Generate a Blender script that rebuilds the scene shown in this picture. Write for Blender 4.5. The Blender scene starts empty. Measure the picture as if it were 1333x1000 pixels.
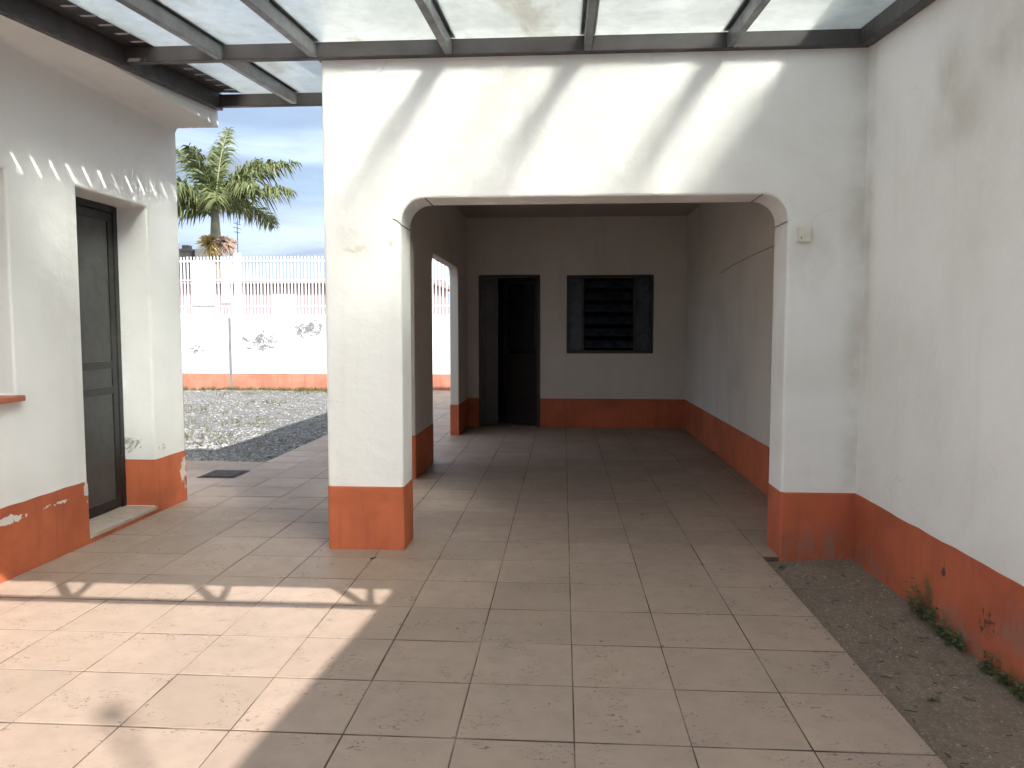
import bpy, bmesh, math, random
from mathutils import Vector, Matrix, noise as mnoise
random.seed(7)
R = math.radians
scene = bpy.context.scene
col = scene.collection
OFF = {}

# ------------------------------------------------------------------ helpers
def tag(o, label=None, cat=None, group=None, kind=None):
    if label: o['label'] = label
    if cat: o['category'] = cat
    if group: o['group'] = group
    if kind: o['kind'] = kind
    return o

def empty(name, loc, label, cat, group=None):
    o = bpy.data.objects.new(name, None); col.objects.link(o)
    o.location = loc; o.empty_display_size = .2
    OFF[o.name] = Vector(loc)
    return tag(o, label, cat, group)

class MB:
    """collects shapes in world coordinates; build() links them as one mesh object"""
    def __init__(s): s.v = []; s.f = []
    def add(s, vs, fs):
        n = len(s.v); s.v += [Vector(p) for p in vs]; s.f += [[i+n for i in f] for f in fs]; return s
    def box(s, x0, x1, y0, y1, z0, z1, M=None):
        vs = [(x0,y0,z0),(x1,y0,z0),(x1,y1,z0),(x0,y1,z0),(x0,y0,z1),(x1,y0,z1),(x1,y1,z1),(x0,y1,z1)]
        if M: vs = [M @ Vector(p) for p in vs]
        return s.add(vs, [(0,3,2,1),(4,5,6,7),(0,1,5,4),(1,2,6,5),(2,3,7,6),(3,0,4,7)])
    def prism(s, poly, axis, w0, w1):
        """poly: 2-D outline; axis: 'y' -> (x,z), 'x' -> (y,z), 'z' -> (x,y)"""
        def P(u, v, w): return {'y':(u,w,v),'x':(w,u,v),'z':(u,v,w)}[axis]
        n = len(poly)
        vs = [P(u,v,w0) for u,v in poly]+[P(u,v,w1) for u,v in poly]
        fs = [list(range(n))[::-1], list(range(n,2*n))]+[(i,(i+1)%n,n+(i+1)%n,n+i) for i in range(n)]
        return s.add(vs, fs)
    def cells(s, us, vs, full, axis, w0, w1):
        """slab made of a grid of cells, full(i,j) says which are solid"""
        def P(u, v, w): return {'y':(u,w,v),'x':(w,u,v),'z':(u,v,w)}[axis]
        nu, nv = len(us)-1, len(vs)-1
        ok = lambda i,j: 0<=i<nu and 0<=j<nv and full(i,j)
        for i in range(nu):
            for j in range(nv):
                if not ok(i,j): continue
                a,b,c,d = us[i],us[i+1],vs[j],vs[j+1]
                s.add([P(a,c,w0),P(b,c,w0),P(b,d,w0),P(a,d,w0)],[(3,2,1,0)])
                s.add([P(a,c,w1),P(b,c,w1),P(b,d,w1),P(a,d,w1)],[(0,1,2,3)])
                for (ii,jj,p,q) in ((i-1,j,(a,d),(a,c)),(i+1,j,(b,c),(b,d)),(i,j-1,(a,c),(b,c)),(i,j+1,(b,d),(a,d))):
                    if not ok(ii,jj):
                        s.add([P(*p,w0),P(*q,w0),P(*q,w1),P(*p,w1)],[(0,1,2,3)])
        return s
    def tube(s, pts, rs, n=8, caps=True):
        pts = [Vector(p) for p in pts]
        if not isinstance(rs,(list,tuple)): rs = [rs]*len(pts)
        rings = []
        vs = []; fs = []
        ref = Vector((0.13,0.29,0.95))
        for i,p in enumerate(pts):
            t = (pts[min(i+1,len(pts)-1)]-pts[max(i-1,0)]).normalized()
            r0 = ref if abs(t.dot(ref))<.95 else Vector((1,0,0))
            a = t.cross(r0).normalized(); b = t.cross(a)
            for k in range(n):
                an = 2*math.pi*k/n
                vs.append(p+(a*math.cos(an)+b*math.sin(an))*rs[i])
        for i in range(len(pts)-1):
            for k in range(n):
                k2 = (k+1)%n
                fs.append((i*n+k,i*n+k2,(i+1)*n+k2,(i+1)*n+k))
        if caps:
            fs.append(tuple(range(n))[::-1]); m=(len(pts)-1)*n; fs.append(tuple(range(m,m+n)))
        return s.add(vs, fs)
    def build(s, name, mat, parent=None, bevel=0, smooth=False, segs=2, weld=True):
        off = OFF.get(parent.name, Vector()) if parent else Vector()
        me = bpy.data.meshes.new(name)
        me.from_pydata([p-off for p in s.v], [], s.f)
        if weld:
            bm = bmesh.new(); bm.from_mesh(me)
            bmesh.ops.remove_doubles(bm, verts=bm.verts, dist=1e-5)
            bmesh.ops.recalc_face_normals(bm, faces=bm.faces)
            bm.to_mesh(me); bm.free()
        me.materials.append(mat)
        o = bpy.data.objects.new(name, me); col.objects.link(o)
        OFF[o.name] = off
        if parent: o.parent = parent
        if bevel:
            m = o.modifiers.new('bevel','BEVEL'); m.width = bevel; m.segments = segs; m.limit_method='ANGLE'; m.angle_limit=R(50)
            m.harden_normals = False
        if smooth:
            for p in me.polygons: p.use_smooth = True
        return o

# ------------------------------------------------------------------ materials
class G:
    def __init__(s, name):
        s.m = bpy.data.materials.new(name); s.m.use_nodes = True
        s.t = s.m.node_tree; s.t.nodes.clear()
        s.out = s.t.nodes.new('ShaderNodeOutputMaterial')
    def n(s, ty, ins=None, **kw):
        nd = s.t.nodes.new('ShaderNode'+ty)
        for k,v in kw.items(): setattr(nd,k,v)
        for k,v in (ins or {}).items():
            sock = nd.inputs[k]
            if hasattr(v,'is_output') or isinstance(v, bpy.types.NodeSocket): s.t.links.new(v, sock)
            else: sock.default_value = v
        return nd
    def pos(s): 
        return s.n('NewGeometry').outputs['Position']
    def scaled(s, p, sc):
        return s.n('VectorMath', {0:p,1:sc}, operation='MULTIPLY').outputs[0]
    def noise(s, p, scale, detail=5, rough=.55, dist=0):
        return s.n('TexNoise', {'Vector':p,'Scale':scale,'Detail':detail,'Roughness':rough,'Distortion':dist}).outputs['Fac']
    def math(s, op, a, b=0, c=None, clamp=False):
        ins = {0:a,1:b}
        if c is not None: ins[2]=c
        nd = s.n('Math', ins, operation=op); nd.use_clamp = clamp
        return nd.outputs[0]
    def ramp(s, x, lo, hi, a=0., b=1.):
        return s.n('MapRange', {'Value':x,'From Min':lo,'From Max':hi,'To Min':a,'To Max':b}, interpolation_type='SMOOTHSTEP').outputs[0]
    def mix(s, f, a, b):
        nd = s.n('Mix', data_type='RGBA')
        for k,v in ((0,f),(6,a),(7,b)):
            if isinstance(v, bpy.types.NodeSocket): s.t.links.new(v, nd.inputs[k])
            else: nd.inputs[k].default_value = (*v,1) if (k and len(v)==3) else v
        return nd.outputs[2]
    def bump(s, h, strength=.3, dist=.01):
        return s.n('Bump', {'Height':h,'Strength':strength,'Distance':dist}).outputs[0]
    def spots(s, p, lst):
        """soft mask round some places of the world: (centre, radii)"""
        tot = None
        for c,r in lst:
            d = s.n('VectorMath',{0:p,1:c},operation='SUBTRACT').outputs[0]
            d = s.n('VectorMath',{0:d,1:r},operation='DIVIDE').outputs[0]
            l = s.n('VectorMath',{0:d},operation='LENGTH').outputs['Value']
            m = s.ramp(l, 1., .1)
            tot = m if tot is None else s.math('MAXIMUM', tot, m)
        return tot
    def done(s, color, rough=.8, bump=None, metal=0., spec=.3):
        ins = {'Base Color': color if isinstance(color, bpy.types.NodeSocket) else (*color,1), 'Roughness':rough,'Metallic':metal,'Specular IOR Level':spec}
        if bump is not None: ins['Normal'] = bump
        b = s.n('BsdfPrincipled', ins)
        s.t.links.new(b.outputs[0], s.out.inputs[0])
        return s.m

def plaster(name, base=(.78,.765,.73), dirt=(.50,.47,.41), amt=.35, stains=(), stain_col=(.36,.34,.27), mold=(), mold_col=(.12,.12,.12), parapet_dim=()):
    g = G(name); p = g.pos()
    n1 = g.noise(p, .9, 6, .6, .4)
    streak = g.noise(g.scaled(p,(5,5,.35)), 1.2, 5, .6)
    fine = g.noise(p, 26, 5, .65)
    mid = g.noise(p, 5, 5, .6)
    c = g.mix(g.math('MULTIPLY', g.ramp(n1,.42,.75), amt), base, dirt)
    c = g.mix(g.math('MULTIPLY', g.ramp(streak,.52,.8), amt*.8), c, dirt)
    c = g.mix(g.math('MULTIPLY', g.ramp(mid,.5,.85), .18), c, [v*.8 for v in base])
    if stains:
        m = g.spots(p, stains)
        m = g.math('MULTIPLY', m, g.ramp(g.noise(p,1.9,6,.6,.15),.32,.66))
        c = g.mix(g.math('MULTIPLY', m, .5), c, stain_col)
    if parapet_dim:  # grey tone that dims sunlit wall seen through the glass
        m = g.math('MULTIPLY', g.ramp(g.spots(p, parapet_dim),.05,.3), g.ramp(g.noise(g.scaled(p,(2,2,.8)),1.5,6,.65,.6),.2,.62))
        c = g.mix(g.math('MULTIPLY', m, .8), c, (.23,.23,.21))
    if mold:
        m = g.spots(p, mold)
        m = g.ramp(g.math('ADD', g.noise(p,9,6,.75,.6), g.math('MULTIPLY',m,.34)), .76,.86)
        c = g.mix(m, c, mold_col)
    # hairline cracks, here and there
    pw = g.n('VectorMath',{0:p,1:g.n('VectorMath',{0:g.n('TexNoise',{'Vector':p,'Scale':3.,'Detail':4.}).outputs['Color'],1:(.35,.35,.35)},operation='MULTIPLY').outputs[0]},operation='ADD').outputs[0]
    vd = g.n('TexVoronoi',{'Vector':pw,'Scale':.9}, feature='DISTANCE_TO_EDGE').outputs['Distance']
    ck = g.math('MULTIPLY', g.ramp(vd,.0042,.0012), g.ramp(g.noise(p,1.1,3,.5),.56,.66))
    c = g.mix(g.math('MULTIPLY',ck,.22), c, [v*.45 for v in base])
    wave = g.noise(g.scaled(p,(1,1,1.4)), 2.6, 3, .5)
    h = g.math('ADD', g.math('MULTIPLY',fine,.35), g.math('MULTIPLY',mid,1.))
    h = g.math('ADD', h, g.math('MULTIPLY',wave,2.2))
    h = g.math('SUBTRACT', h, g.math('MULTIPLY',ck,.15))
    return g.done(c, .88, g.bump(h,.32,.014), spec=.15)

def orange(name, peel=(), scuff=(), moss=(), chips=(), base=(.50,.135,.060)):
    g = G(name); p = g.pos()
    n1 = g.noise(p, 2.2, 6, .6, .3)
    c = g.mix(g.ramp(n1,.32,.68), [base[0]*1.10,base[1]*1.12,base[2]*1.15], [v*.80 for v in base])
    st = g.noise(g.scaled(p,(7,7,.7)), 1.5, 5, .6)
    c = g.mix(g.math('MULTIPLY',g.ramp(st,.50,.78),.6), c, (.30,.085,.05))
    fl = g.noise(p, 42, 4, .7)
    c = g.mix(g.ramp(fl,.70,.76), c, (.16,.07,.05))
    h = g.math('MULTIPLY', g.noise(p, 30, 5, .6), .5)
    if scuff:
        m = g.spots(p, scuff)
        m = g.math('MULTIPLY', m, g.ramp(g.noise(g.scaled(p,(3,3,1)),6,6,.7,.5),.42,.64))
        c = g.mix(g.math('MULTIPLY',m,.7), c, (.20,.17,.15))
    if moss:
        m = g.spots(p, moss)
        m = g.math('MULTIPLY', m, g.ramp(g.noise(p,14,6,.7,.5),.38,.62))
        c = g.mix(g.math('MULTIPLY',m,.85), c, (.075,.095,.04))
    if chips:
        m = g.spots(p, chips)
        m = g.ramp(g.math('ADD', g.noise(g.scaled(p,(1.6,1.6,1)),24,4,.7,.2), g.math('MULTIPLY',m,.34)), .80,.84)
        c = g.mix(m, c, (.075,.05,.038)); h = g.math('SUBTRACT', h, m)
    if peel:
        m = g.spots(p, peel)
        m = g.ramp(g.math('ADD', g.noise(p,17,5,.7,.3), g.math('MULTIPLY',m,.40)), .80,.83)
        c = g.mix(m, c, (.66,.64,.60))
        h = g.math('SUBTRACT', h, m)
    return g.done(c, .7, g.bump(h,.35,.006), spec=.25)

def plain(name, color, rough=.5, metal=0., var=.25, scale=8, bump=.1, spec=.4):
    g = G(name); p = g.pos()
    n = g.noise(p, scale, 6, .65)
    c = g.mix(g.ramp(n,.3,.75), color, [v*(1-var) for v in color])
    r = g.ramp(g.noise(p, scale*2.3, 4), .3,.8, max(.02,rough-.1), min(1,rough+.12))
    return g.done(c, r, g.bump(g.noise(p,scale*7,4,.6),bump,.003), metal, spec)

def tile_mat():
    g = G('paving_tile'); p = g.pos()
    rnd = g.n('NewGeometry').outputs['Random Per Island']
    wn = g.n('TexWhiteNoise',{'W':rnd}, noise_dimensions='1D')
    sp = g.n('SeparateColor',{0:wn.outputs['Color']})
    c = g.mix(rnd, (.372,.278,.214), (.305,.228,.174))
    c = g.mix(g.math('MULTIPLY',sp.outputs[1],.35), c, (.41,.298,.232))
    n1 = g.noise(p, 1.1, 6, .6, .4)
    c = g.mix(g.math('MULTIPLY',g.ramp(n1,.42,.72),.38), c, (.235,.180,.143))
    n2 = g.noise(p, 9, 6, .7)
    c = g.mix(g.math('MULTIPLY',g.ramp(n2,.38,.72),.42), c, (.235,.178,.136))
    sh = g.n('VectorMath',{0:p,1:g.n('VectorMath',{0:wn.outputs['Color'],1:(9,9,0)},operation='MULTIPLY').outputs[0]},operation='ADD').outputs[0]
    # travertine-like pits and smears, differing from tile to tile
    pits = g.noise(g.scaled(sh,(34,60,1)), 1., 3, .6, 1.3)
    clus = g.noise(sh, 5., 3, .5)
    pm = g.math('MULTIPLY', g.ramp(pits,.575,.65), g.ramp(clus,.47,.62))
    c = g.mix(g.math('MULTIPLY',pm,.72), c, (.095,.072,.058))
    st = g.ramp(g.noise(p, 2.7, 5, .7, 1.5), .64, .74)
    c = g.mix(g.math('MULTIPLY',st,.35), c, (.16,.125,.10))
    h = g.math('SUBTRACT', g.math('MULTIPLY',n2,.35), g.math('MULTIPLY',pm,.5))
    r = g.math('ADD', g.ramp(n1,.3,.7,.50,.66), g.math('MULTIPLY', pm, .2))
    return g.done(c, r, g.bump(h,.5,.004), spec=.35)

def grout_mat():
    g = G('paving_grout'); p = g.pos()
    gn = g.noise(p, 2.0, 5, .6)
    c = g.mix(g.ramp(gn,.40,.66), (.050,.038,.030), (.25,.185,.145))
    c = g.mix(g.ramp(g.noise(p,3.1,3),.66,.72), c, (.06,.10,.025))
    return g.done(c, .95, g.bump(g.noise(p,60,4),.5,.004), spec=.1)

def ground_mat(name, a, b, c3, scale):
    g = G(name); p = g.pos()
    n1 = g.noise(p, scale*.06, 6, .65, .3); n2 = g.noise(p, scale, 6, .75)
    v = g.n('TexVoronoi',{'Vector':p,'Scale':scale*5.})
    c = g.mix(g.ramp(n2,.3,.7), a, b)
    c = g.mix(g.math('MULTIPLY',g.ramp(n1,.4,.65),.6), c, c3)
    c = g.mix(g.math('MULTIPLY',g.ramp(g.n('SeparateColor',{0:v.outputs['Color']}).outputs[0],.80,.95),.5), c, [min(1,x*2.0) for x in a])
    h = g.math('ADD', n2, g.math('MULTIPLY', g.noise(p,scale*4,4,.7), .5))
    return g.done(c, .95, g.bump(h,.7,.015), spec=.1)

def stone_mat(name, cols):
    g = G(name); p = g.pos()
    rnd = g.n('NewGeometry').outputs['Random Per Island']
    r = g.n('ValToRGB',{0:rnd}); e = r.color_ramp.elements
    e[0].color=(*cols[0],1); e[1].color=(*cols[-1],1)
    for k,cc in enumerate(cols[1:-1]): 
        x=e.new((k+1)/(len(cols)-1)); x.color=(*cc,1)
    return g.done(g.mix(.25, r.outputs[0], g.mix(g.noise(p,60,3), (.05,.05,.05), (.35,.33,.30))), .9, spec=.15)

def leaf_mat(name, cols, trans=.3):
    g = G(name)
    rnd = g.n('NewGeometry').outputs['Random Per Island']
    r = g.n('ValToRGB',{0:rnd}); e = r.color_ramp.elements
    e[0].color=(*cols[0],1); e[1].color=(*cols[-1],1)
    for k,cc in enumerate(cols[1:-1]):
        x=e.new((k+1)/(len(cols)-1)); x.color=(*cc,1)
    b = g.n('BsdfPrincipled',{'Base Color':r.outputs[0],'Roughness':.5,'Specular IOR Level':.35})
    t = g.n('BsdfTranslucent',{'Color':r.outputs[0]})
    mx = g.n('MixShader',{0:trans,1:b.outputs[0],2:t.outputs[0]})
    g.t.links.new(mx.outputs[0], g.out.inputs[0])
    return g.m

def glass_mat(name, clean, lobe, scat, dirt_amt):
    """weathered frosted roof glass, lower panes dulled to weaken the sun below"""
    g = G(name); p = g.pos()
    n1 = g.noise(g.scaled(p,(1.6,.8,1)), 1.3, 6, .65, .6)
    n2 = g.noise(p, 9, 6, .7, .5)
    tint = g.mix(g.ramp(n2,.3,.75), [v*clean for v in (.97,.99,.965)], [v*clean for v in (.84,.86,.82)])
    dirt = g.math('MULTIPLY', g.ramp(n1,.50,.72), dirt_amt)
    tint = g.mix(dirt, tint, (.50*clean,.45*clean,.34*clean))
    rf = g.n('BsdfRefraction',{'Color':tint,'Roughness':lobe,'IOR':1.35})
    tr = g.n('BsdfTranslucent',{'Color':tint})
    gl = g.n('BsdfGlossy',{'Color':(.9,.95,1,1),'Roughness':.15})
    f = g.ramp(n1,.35,.7,scat*.7,scat*1.5)
    a = g.n('MixShader',{0:f,1:rf.outputs[0],2:tr.outputs[0]})
    b = g.n('MixShader',{0:.04,1:a.outputs[0],2:gl.outputs[0]})
    g.t.links.new(b.outputs[0], g.out.inputs[0])
    return g.m

def dark_glass():
    g = G('dark_glass'); p = g.pos()
    n = g.noise(p, 3, 5)
    return g.done(g.mix(g.ramp(n,.3,.7),(.012,.014,.018),(.02,.024,.03)), .08, spec=.6)

M = {}
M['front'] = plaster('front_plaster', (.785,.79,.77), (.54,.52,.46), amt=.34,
    stains=[((1.80,4.83,2.2),(.16,.5,1.3)), ((1.80,4.83,1.0),(.14,.5,1.2)), ((-1.3,4.83,1.95),(.3,.3,.18)), ((1.5,4.83,1.85),(.2,.3,.3))],
    parapet_dim=[((0,4.83,3.6),(2.6,.5,.42))],  # wall above the canopy greyed so it looks less sunlit
    mold=[((-1.30,4.83,1.93),(.24,.2,.06)),((-1.1,4.83,1.96),(.06,.2,.05))], mold_col=(.62,.58,.50))
M['wall'] = plaster('house_plaster', (.795,.80,.785), (.56,.55,.50), amt=.22,
    mold=[((-3.35,5.70,.55),(.22,.12,.16)),((-3.15,5.8,.5),(.2,.12,.1))], mold_col=(.38,.37,.34))
M['side'] = plaster('garden_wall_plaster', (.775,.777,.757), (.54,.53,.48), amt=.38,
    stains=[((1.81,3.75,2.42),(.3,.42,.26)), ((1.81,3.35,2.62),(.3,.35,.30)), ((1.81,3.9,2.6),(.3,.4,.3)), ((1.81,4.78,2.0),(.3,.18,1.6))])
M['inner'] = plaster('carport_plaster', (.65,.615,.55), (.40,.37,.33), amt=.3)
M['ceil'] = plaster('ceiling_plaster_dimmed', (.42,.36,.33), amt=.3)  # white ceiling coloured darker and redder, imitating dim floor bounce
M['yard'] = plaster('yard_wall_plaster', (.80,.785,.77), amt=.25,
    mold=[((-7.3,18.2,1.15),(1.3,.5,.55)),((-6.1,18.2,1.45),(1.2,.5,.5)),((-8.9,18.2,.95),(.45,.3,.3))], mold_col=(.20,.20,.20))
M['orange'] = orange('orange_paint')
M['orange_l'] = orange('orange_paint_peeling', peel=[((-3.15,4.12,.335),(.2,.32,.055)),((-3.15,3.6,.33),(.2,.5,.07)),((-3.15,4.5,.34),(.1,.28,.028)),((-3.15,4.83,.36),(.1,.05,.14)),((-3.14,6.13,.24),(.1,.12,.30))])
M['orange_r'] = orange('orange_paint_damp', moss=[((1.81,3.75,.0),(.2,.45,.17)),((1.81,3.05,.0),(.2,.5,.13)),((1.81,3.85,.12),(.2,.10,.16))], chips=[((1.81,3.32,.17),(.2,.16,.13)),((1.81,3.0,.22),(.2,.1,.05)),((1.81,3.7,.28),(.2,.05,.1))],
    scuff=[((1.6,4.83,.05),(.5,.2,.24)),((1.81,4.6,.05),(.2,.5,.16)),((1.81,3.15,.22),(.2,.25,.16)),((1.81,3.6,.05),(.2,.6,.14))], base=(.45,.115,.054))
M['orange_y'] = orange('orange_paint_pale', base=(.52,.21,.135))  # paler orange for the yard wall base
M['tile'] = tile_mat(); M['grout'] = grout_mat()
M['soil'] = ground_mat('bare_soil', (.180,.142,.108), (.245,.198,.152), (.150,.122,.092), 22)
M['gravel'] = ground_mat('gravel_bed', (.13,.127,.122), (.24,.232,.222), (.12,.12,.09), 30)
M['land'] = ground_mat('dry_earth', (.16,.14,.10), (.22,.19,.14), (.12,.13,.07), 5)
M['stone'] = stone_mat('gravel_stone', [(.09,.09,.092),(.24,.235,.23),(.36,.35,.335),(.17,.165,.16),(.50,.49,.475)])
M['pebble'] = stone_mat('soil_pebble', [(.14,.125,.10),(.24,.205,.17),(.18,.155,.13),(.45,.42,.38),(.22,.19,.15)])
M['rafter'] = plain('grey_painted_steel', (.115,.120,.125), .45, .0, .3, 6)
M['beam'] = plain('dark_brown_steel', (.060,.052,.050), .5, .0, .35, 5)
M['truss'] = plain('truss_steel', (.09,.09,.09), .5)
M['glass'] = glass_mat('frosted_roof_glass', .97, .36, .10, .5)
M['glass_dimming'] = glass_mat('dimming_roof_glass', .93, .60, .20, .6)  # unseen lower panes dulled to weaken sun on wall and floor
M['door'] = plain('charcoal_door_sheet', (.074,.074,.072), .5, 0, .25, 5)
M['doorframe'] = plain('black_door_frame', (.022,.020,.020), .4, 0, .3, 9)
M['hinge'] = plain('worn_hinge_steel', (.06,.045,.04), .5, .4)
M['sill'] = plain('terracotta_sill', (.42,.15,.085), .6, 0, .25, 9)
M['stonestep'] = plain('threshold_stone', (.46,.385,.32), .65, 0, .25, 12)
M['bronze'] = plain('dark_bronze_metal', (.040,.034,.031), .4, .2, .3, 7)
M['louvre'] = plain('dark_louvre_glass', (.036,.052,.070), .3, 0, .3, 4)
M['dglass'] = dark_glass()
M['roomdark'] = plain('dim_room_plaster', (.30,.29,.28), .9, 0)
M['white'] = plain('white_painted_metal', (.80,.79,.78), .5, 0, .12, 6)
M['pink'] = plaster('pink_house_render', (.40,.30,.31), (.30,.22,.23), .6)
M['roof'] = plain('clay_roof', (.36,.29,.28), .8, 0, .4, 3)
M['grate'] = plain('cast_iron', (.035,.035,.037), .6, .3)
M['plate'] = plain('yellowed_plastic', (.68,.65,.57), .5, 0, .15, 15)
M['crack'] = plain('dark_joint', (.14,.125,.11), .9, 0)
M['cement'] = plain('grey_cement', (.24,.235,.225), .9, 0, .3, 6)
M['trunk'] = plain('palm_trunk_bark', (.25,.215,.17), .9, 0, .4, 8)
M['shaft'] = plain('palm_crownshaft', (.33,.33,.23), .55, 0, .4, 5)
M['frond'] = leaf_mat('palm_leaflets', [(.065,.090,.032),(.12,.155,.055),(.19,.21,.085),(.09,.12,.046),(.32,.32,.14)])
M['rachis'] = plain('palm_rachis', (.20,.22,.08), .5)
M['flower'] = leaf_mat('palm_flower_yellow', [(.55,.43,.16),(.62,.50,.22),(.48,.38,.16)], .2)
M['fruit'] = leaf_mat('palm_flower_dried', [(.42,.31,.24),(.50,.38,.31),(.38,.29,.23)], .2)
M['weed'] = leaf_mat('weed_leaf', [(.075,.10,.045),(.12,.155,.07),(.19,.22,.12),(.10,.135,.06)])
M['grass'] = leaf_mat('dry_grass', [(.07,.10,.025),(.14,.15,.05),(.22,.19,.09),(.10,.13,.035)])
M['twig'] = plain('dry_twig', (.045,.036,.028), .9)
M['dleaf'] = plain('dry_leaf', (.12,.055,.03), .7)

# ------------------------------------------------------------------ ground
def struct(o, label=None): 
    o['kind'] = 'structure'
    return o
g_ = MB(); g_.add([(-150,-120,-.09),(150,-120,-.09),(150,220,-.09),(-150,220,-.09)],[(0,1,2,3)])
struct(g_.build('ground', M['land']))
xs = [-5.2,-3.2,-1.45,1.255,1.80]; ys = [-8,4.838,6.15,8.05,11.3,18.0]
def pav(i,j):
    if j==0: return i in (1,2)
    if j==1: return i in (1,2,3)
    if j==2: return i in (0,1,2,3)
    if j==3: return i in (1,2,3)
    return i==1
struct(MB().cells(xs,ys,pav,'z',-.085,-.0026).build('paving_bed', M['grout']))
rt = random.Random(21); tl = MB()
def in_pav(x,y):
    for i in range(len(xs)-1):
        if xs[i]<=x<xs[i+1]:
            for j in range(len(ys)-1):
                if ys[j]<=y<ys[j+1]: return pav(i,j)
    return False
tx=[.043+.4065*k for k in range(-14,6)]; ty=[2.571+.4175*k for k in range(-26,38)]
jx=[rt.uniform(-.004,.004) for _ in tx]; jy=[rt.uniform(-.004,.004) for _ in ty]
for i in range(len(tx)-1):
    for j in range(len(ty)-1):
        xa,xb,ya,yb=tx[i]+jx[i],tx[i+1]+jx[i+1],ty[j]+jy[j],ty[j+1]+jy[j+1]
        # cut the tile by the outlines of the paving
        cx=sorted({xa,xb}|{v for v in xs if xa+.01<v<xb-.01}); cy=sorted({ya,yb}|{v for v in ys if ya+.01<v<yb-.01})
        ok=[[in_pav((cx[m]+cx[m+1])/2,(cy[n]+cy[n+1])/2) for n in range(len(cy)-1)] for m in range(len(cx)-1)]
        if all(all(r) for r in ok): rects=[(xa,xb,ya,yb)]
        else: rects=[(cx[m],cx[m+1],cy[n],cy[n+1]) for m in range(len(cx)-1) for n in range(len(cy)-1) if ok[m][n]]
        for (a_,b_,c_,d_) in rects:
            h=.0022; e1,e2,e3,e4=[h+rt.uniform(-.0006,.0012) for _ in range(4)]
            z0=rt.uniform(-.0012,.0006); zs=[z0+rt.uniform(-.0008,.0008) for _ in range(4)]
            q=.0022
            e2+=.0022; e4+=.0022
            P=[(a_+e1,c_+e2),(b_-e3,c_+e2+rt.uniform(-.0008,.0008)),(b_-e3,d_-e4),(a_+e1,d_-e4+rt.uniform(-.0008,.0008))]
            mx_,my_=(a_+b_)/2,(c_+d_)/2
            I=[(x+(q if x<mx_ else -q),y+(q if y<my_ else -q)) for x,y in P]
            tl.add([(x,y,-.006) for x,y in P]+[(x,y,z-.0016) for (x,y),z in zip(P,zs)]+[(x,y,z) for (x,y),z in zip(I,zs)],
                   [(0,1,5,4),(1,2,6,5),(2,3,7,6),(3,0,4,7),(4,5,9,8),(5,6,10,9),(6,7,11,10),(7,4,8,11),(8,9,10,11)])
struct(tl.build('paving', M['tile'], weld=False))
b = MB(); nx,ny = 60,90
vs=[];fs=[]
for j in range(ny+1):
    for i in range(nx+1):
        x=-16+12.8*i/nx+ (0 if i<nx else 0); y=8.0+10.4*j/ny
        vs.append((x,y,-.035+.03*mnoise.noise((x*.8,y*.8,0))+.012*mnoise.noise((x*4,y*4,3))))
for j in range(ny):
    for i in range(nx):
        a=j*(nx+1)+i; fs.append((a,a+1,a+nx+2,a+nx+1))
b.add(vs,fs); struct(b.build('gravel_yard', M['gravel'], smooth=True))
# soil strip along the right wall
b = MB(); nx,ny=24,280; vs=[];fs=[]
def soil_z(x,y):
    t=(x-1.25)/.56
    return -.028+.022*t*t+.014*mnoise.noise((x*3,y*3,1))+.007*mnoise.noise((x*11,y*11,4))+.004*mnoise.noise((x*31,y*31,2))
for j in range(ny+1):
    for i in range(nx+1):
        x=1.25+.57*i/nx; y=-6+10.84*(j/ny)**.5
        vs.append((x,y,soil_z(x,y)))
for j in range(ny):
    for i in range(nx):
        a=j*(nx+1)+i; fs.append((a,a+1,a+nx+2,a+nx+1))
b.add(vs,fs); struct(b.build('soil_bed', M['soil'], smooth=True))

def stones(n, place, size, mat, name, label):
    vs=[];fs=[]
    base=[(1,0,0),(-1,0,0),(0,1,0),(0,-1,0),(0,0,1),(0,0,-1)]
    tri=[(0,2,4),(2,1,4),(1,3,4),(3,0,4),(2,0,5),(1,2,5),(3,1,5),(0,3,5)]
    for _ in range(n):
        x,y,z=place(); s=size()
        q=Matrix.Rotation(random.random()*6.28,3,'Z')
        k=len(vs)
        for p in base:
            v=q@Vector((p[0]*s*random.uniform(.7,1.3),p[1]*s*random.uniform(.5,1.1),p[2]*s*random.uniform(.4,.8)))
            vs.append((x+v.x,y+v.y,z+v.z))
        fs+=[(a+k,b_+k,c+k) for a,b_,c in tri]
    m=MB(); m.v=[Vector(v) for v in vs]; m.f=[list(f) for f in fs]
    return tag(m.build(name, mat, weld=False), label, 'gravel' if 'gravel' in name else 'pebbles', kind='stuff')
def pg():
    t=random.random()**1.5
    y=8.05+10.0*t; x=random.uniform(-11 if y>11 else -6.5,-3.22)
    return x,y,-.03+.03*mnoise.noise((x*.8,y*.8,0))+.012*mnoise.noise((x*4,y*4,3))
stones(15000, pg, lambda: random.uniform(.010,.028), M['stone'], 'gravel_stones', 'loose grey and white gravel spread over the yard')
def ps():
    y=random.uniform(1.8,4.8)
    if random.random()<.14: return 1.255-abs(random.gauss(0,.07)),min(y,4.78),.0015
    x=random.uniform(1.27,1.79); return x,y,soil_z(x,y)+.001
stones(1500, ps, lambda: random.choice([.002,.003,.004,.004,.005,.008]), M['pebble'], 'soil_pebbles', 'small pebbles and crumbs scattered on the bare soil strip')

def wavy(u0,u1,v0,v1,seed):
    r=random.Random(seed); n=max(2,int((u1-u0)/.12))
    return [(u0,v0),(u1,v0)]+[(u1+(u0-u1)*k/n, v1+r.uniform(-.003,.003)+.004*mnoise.noise((k*.31,seed,0))) for k in range(n+1)]
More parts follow.
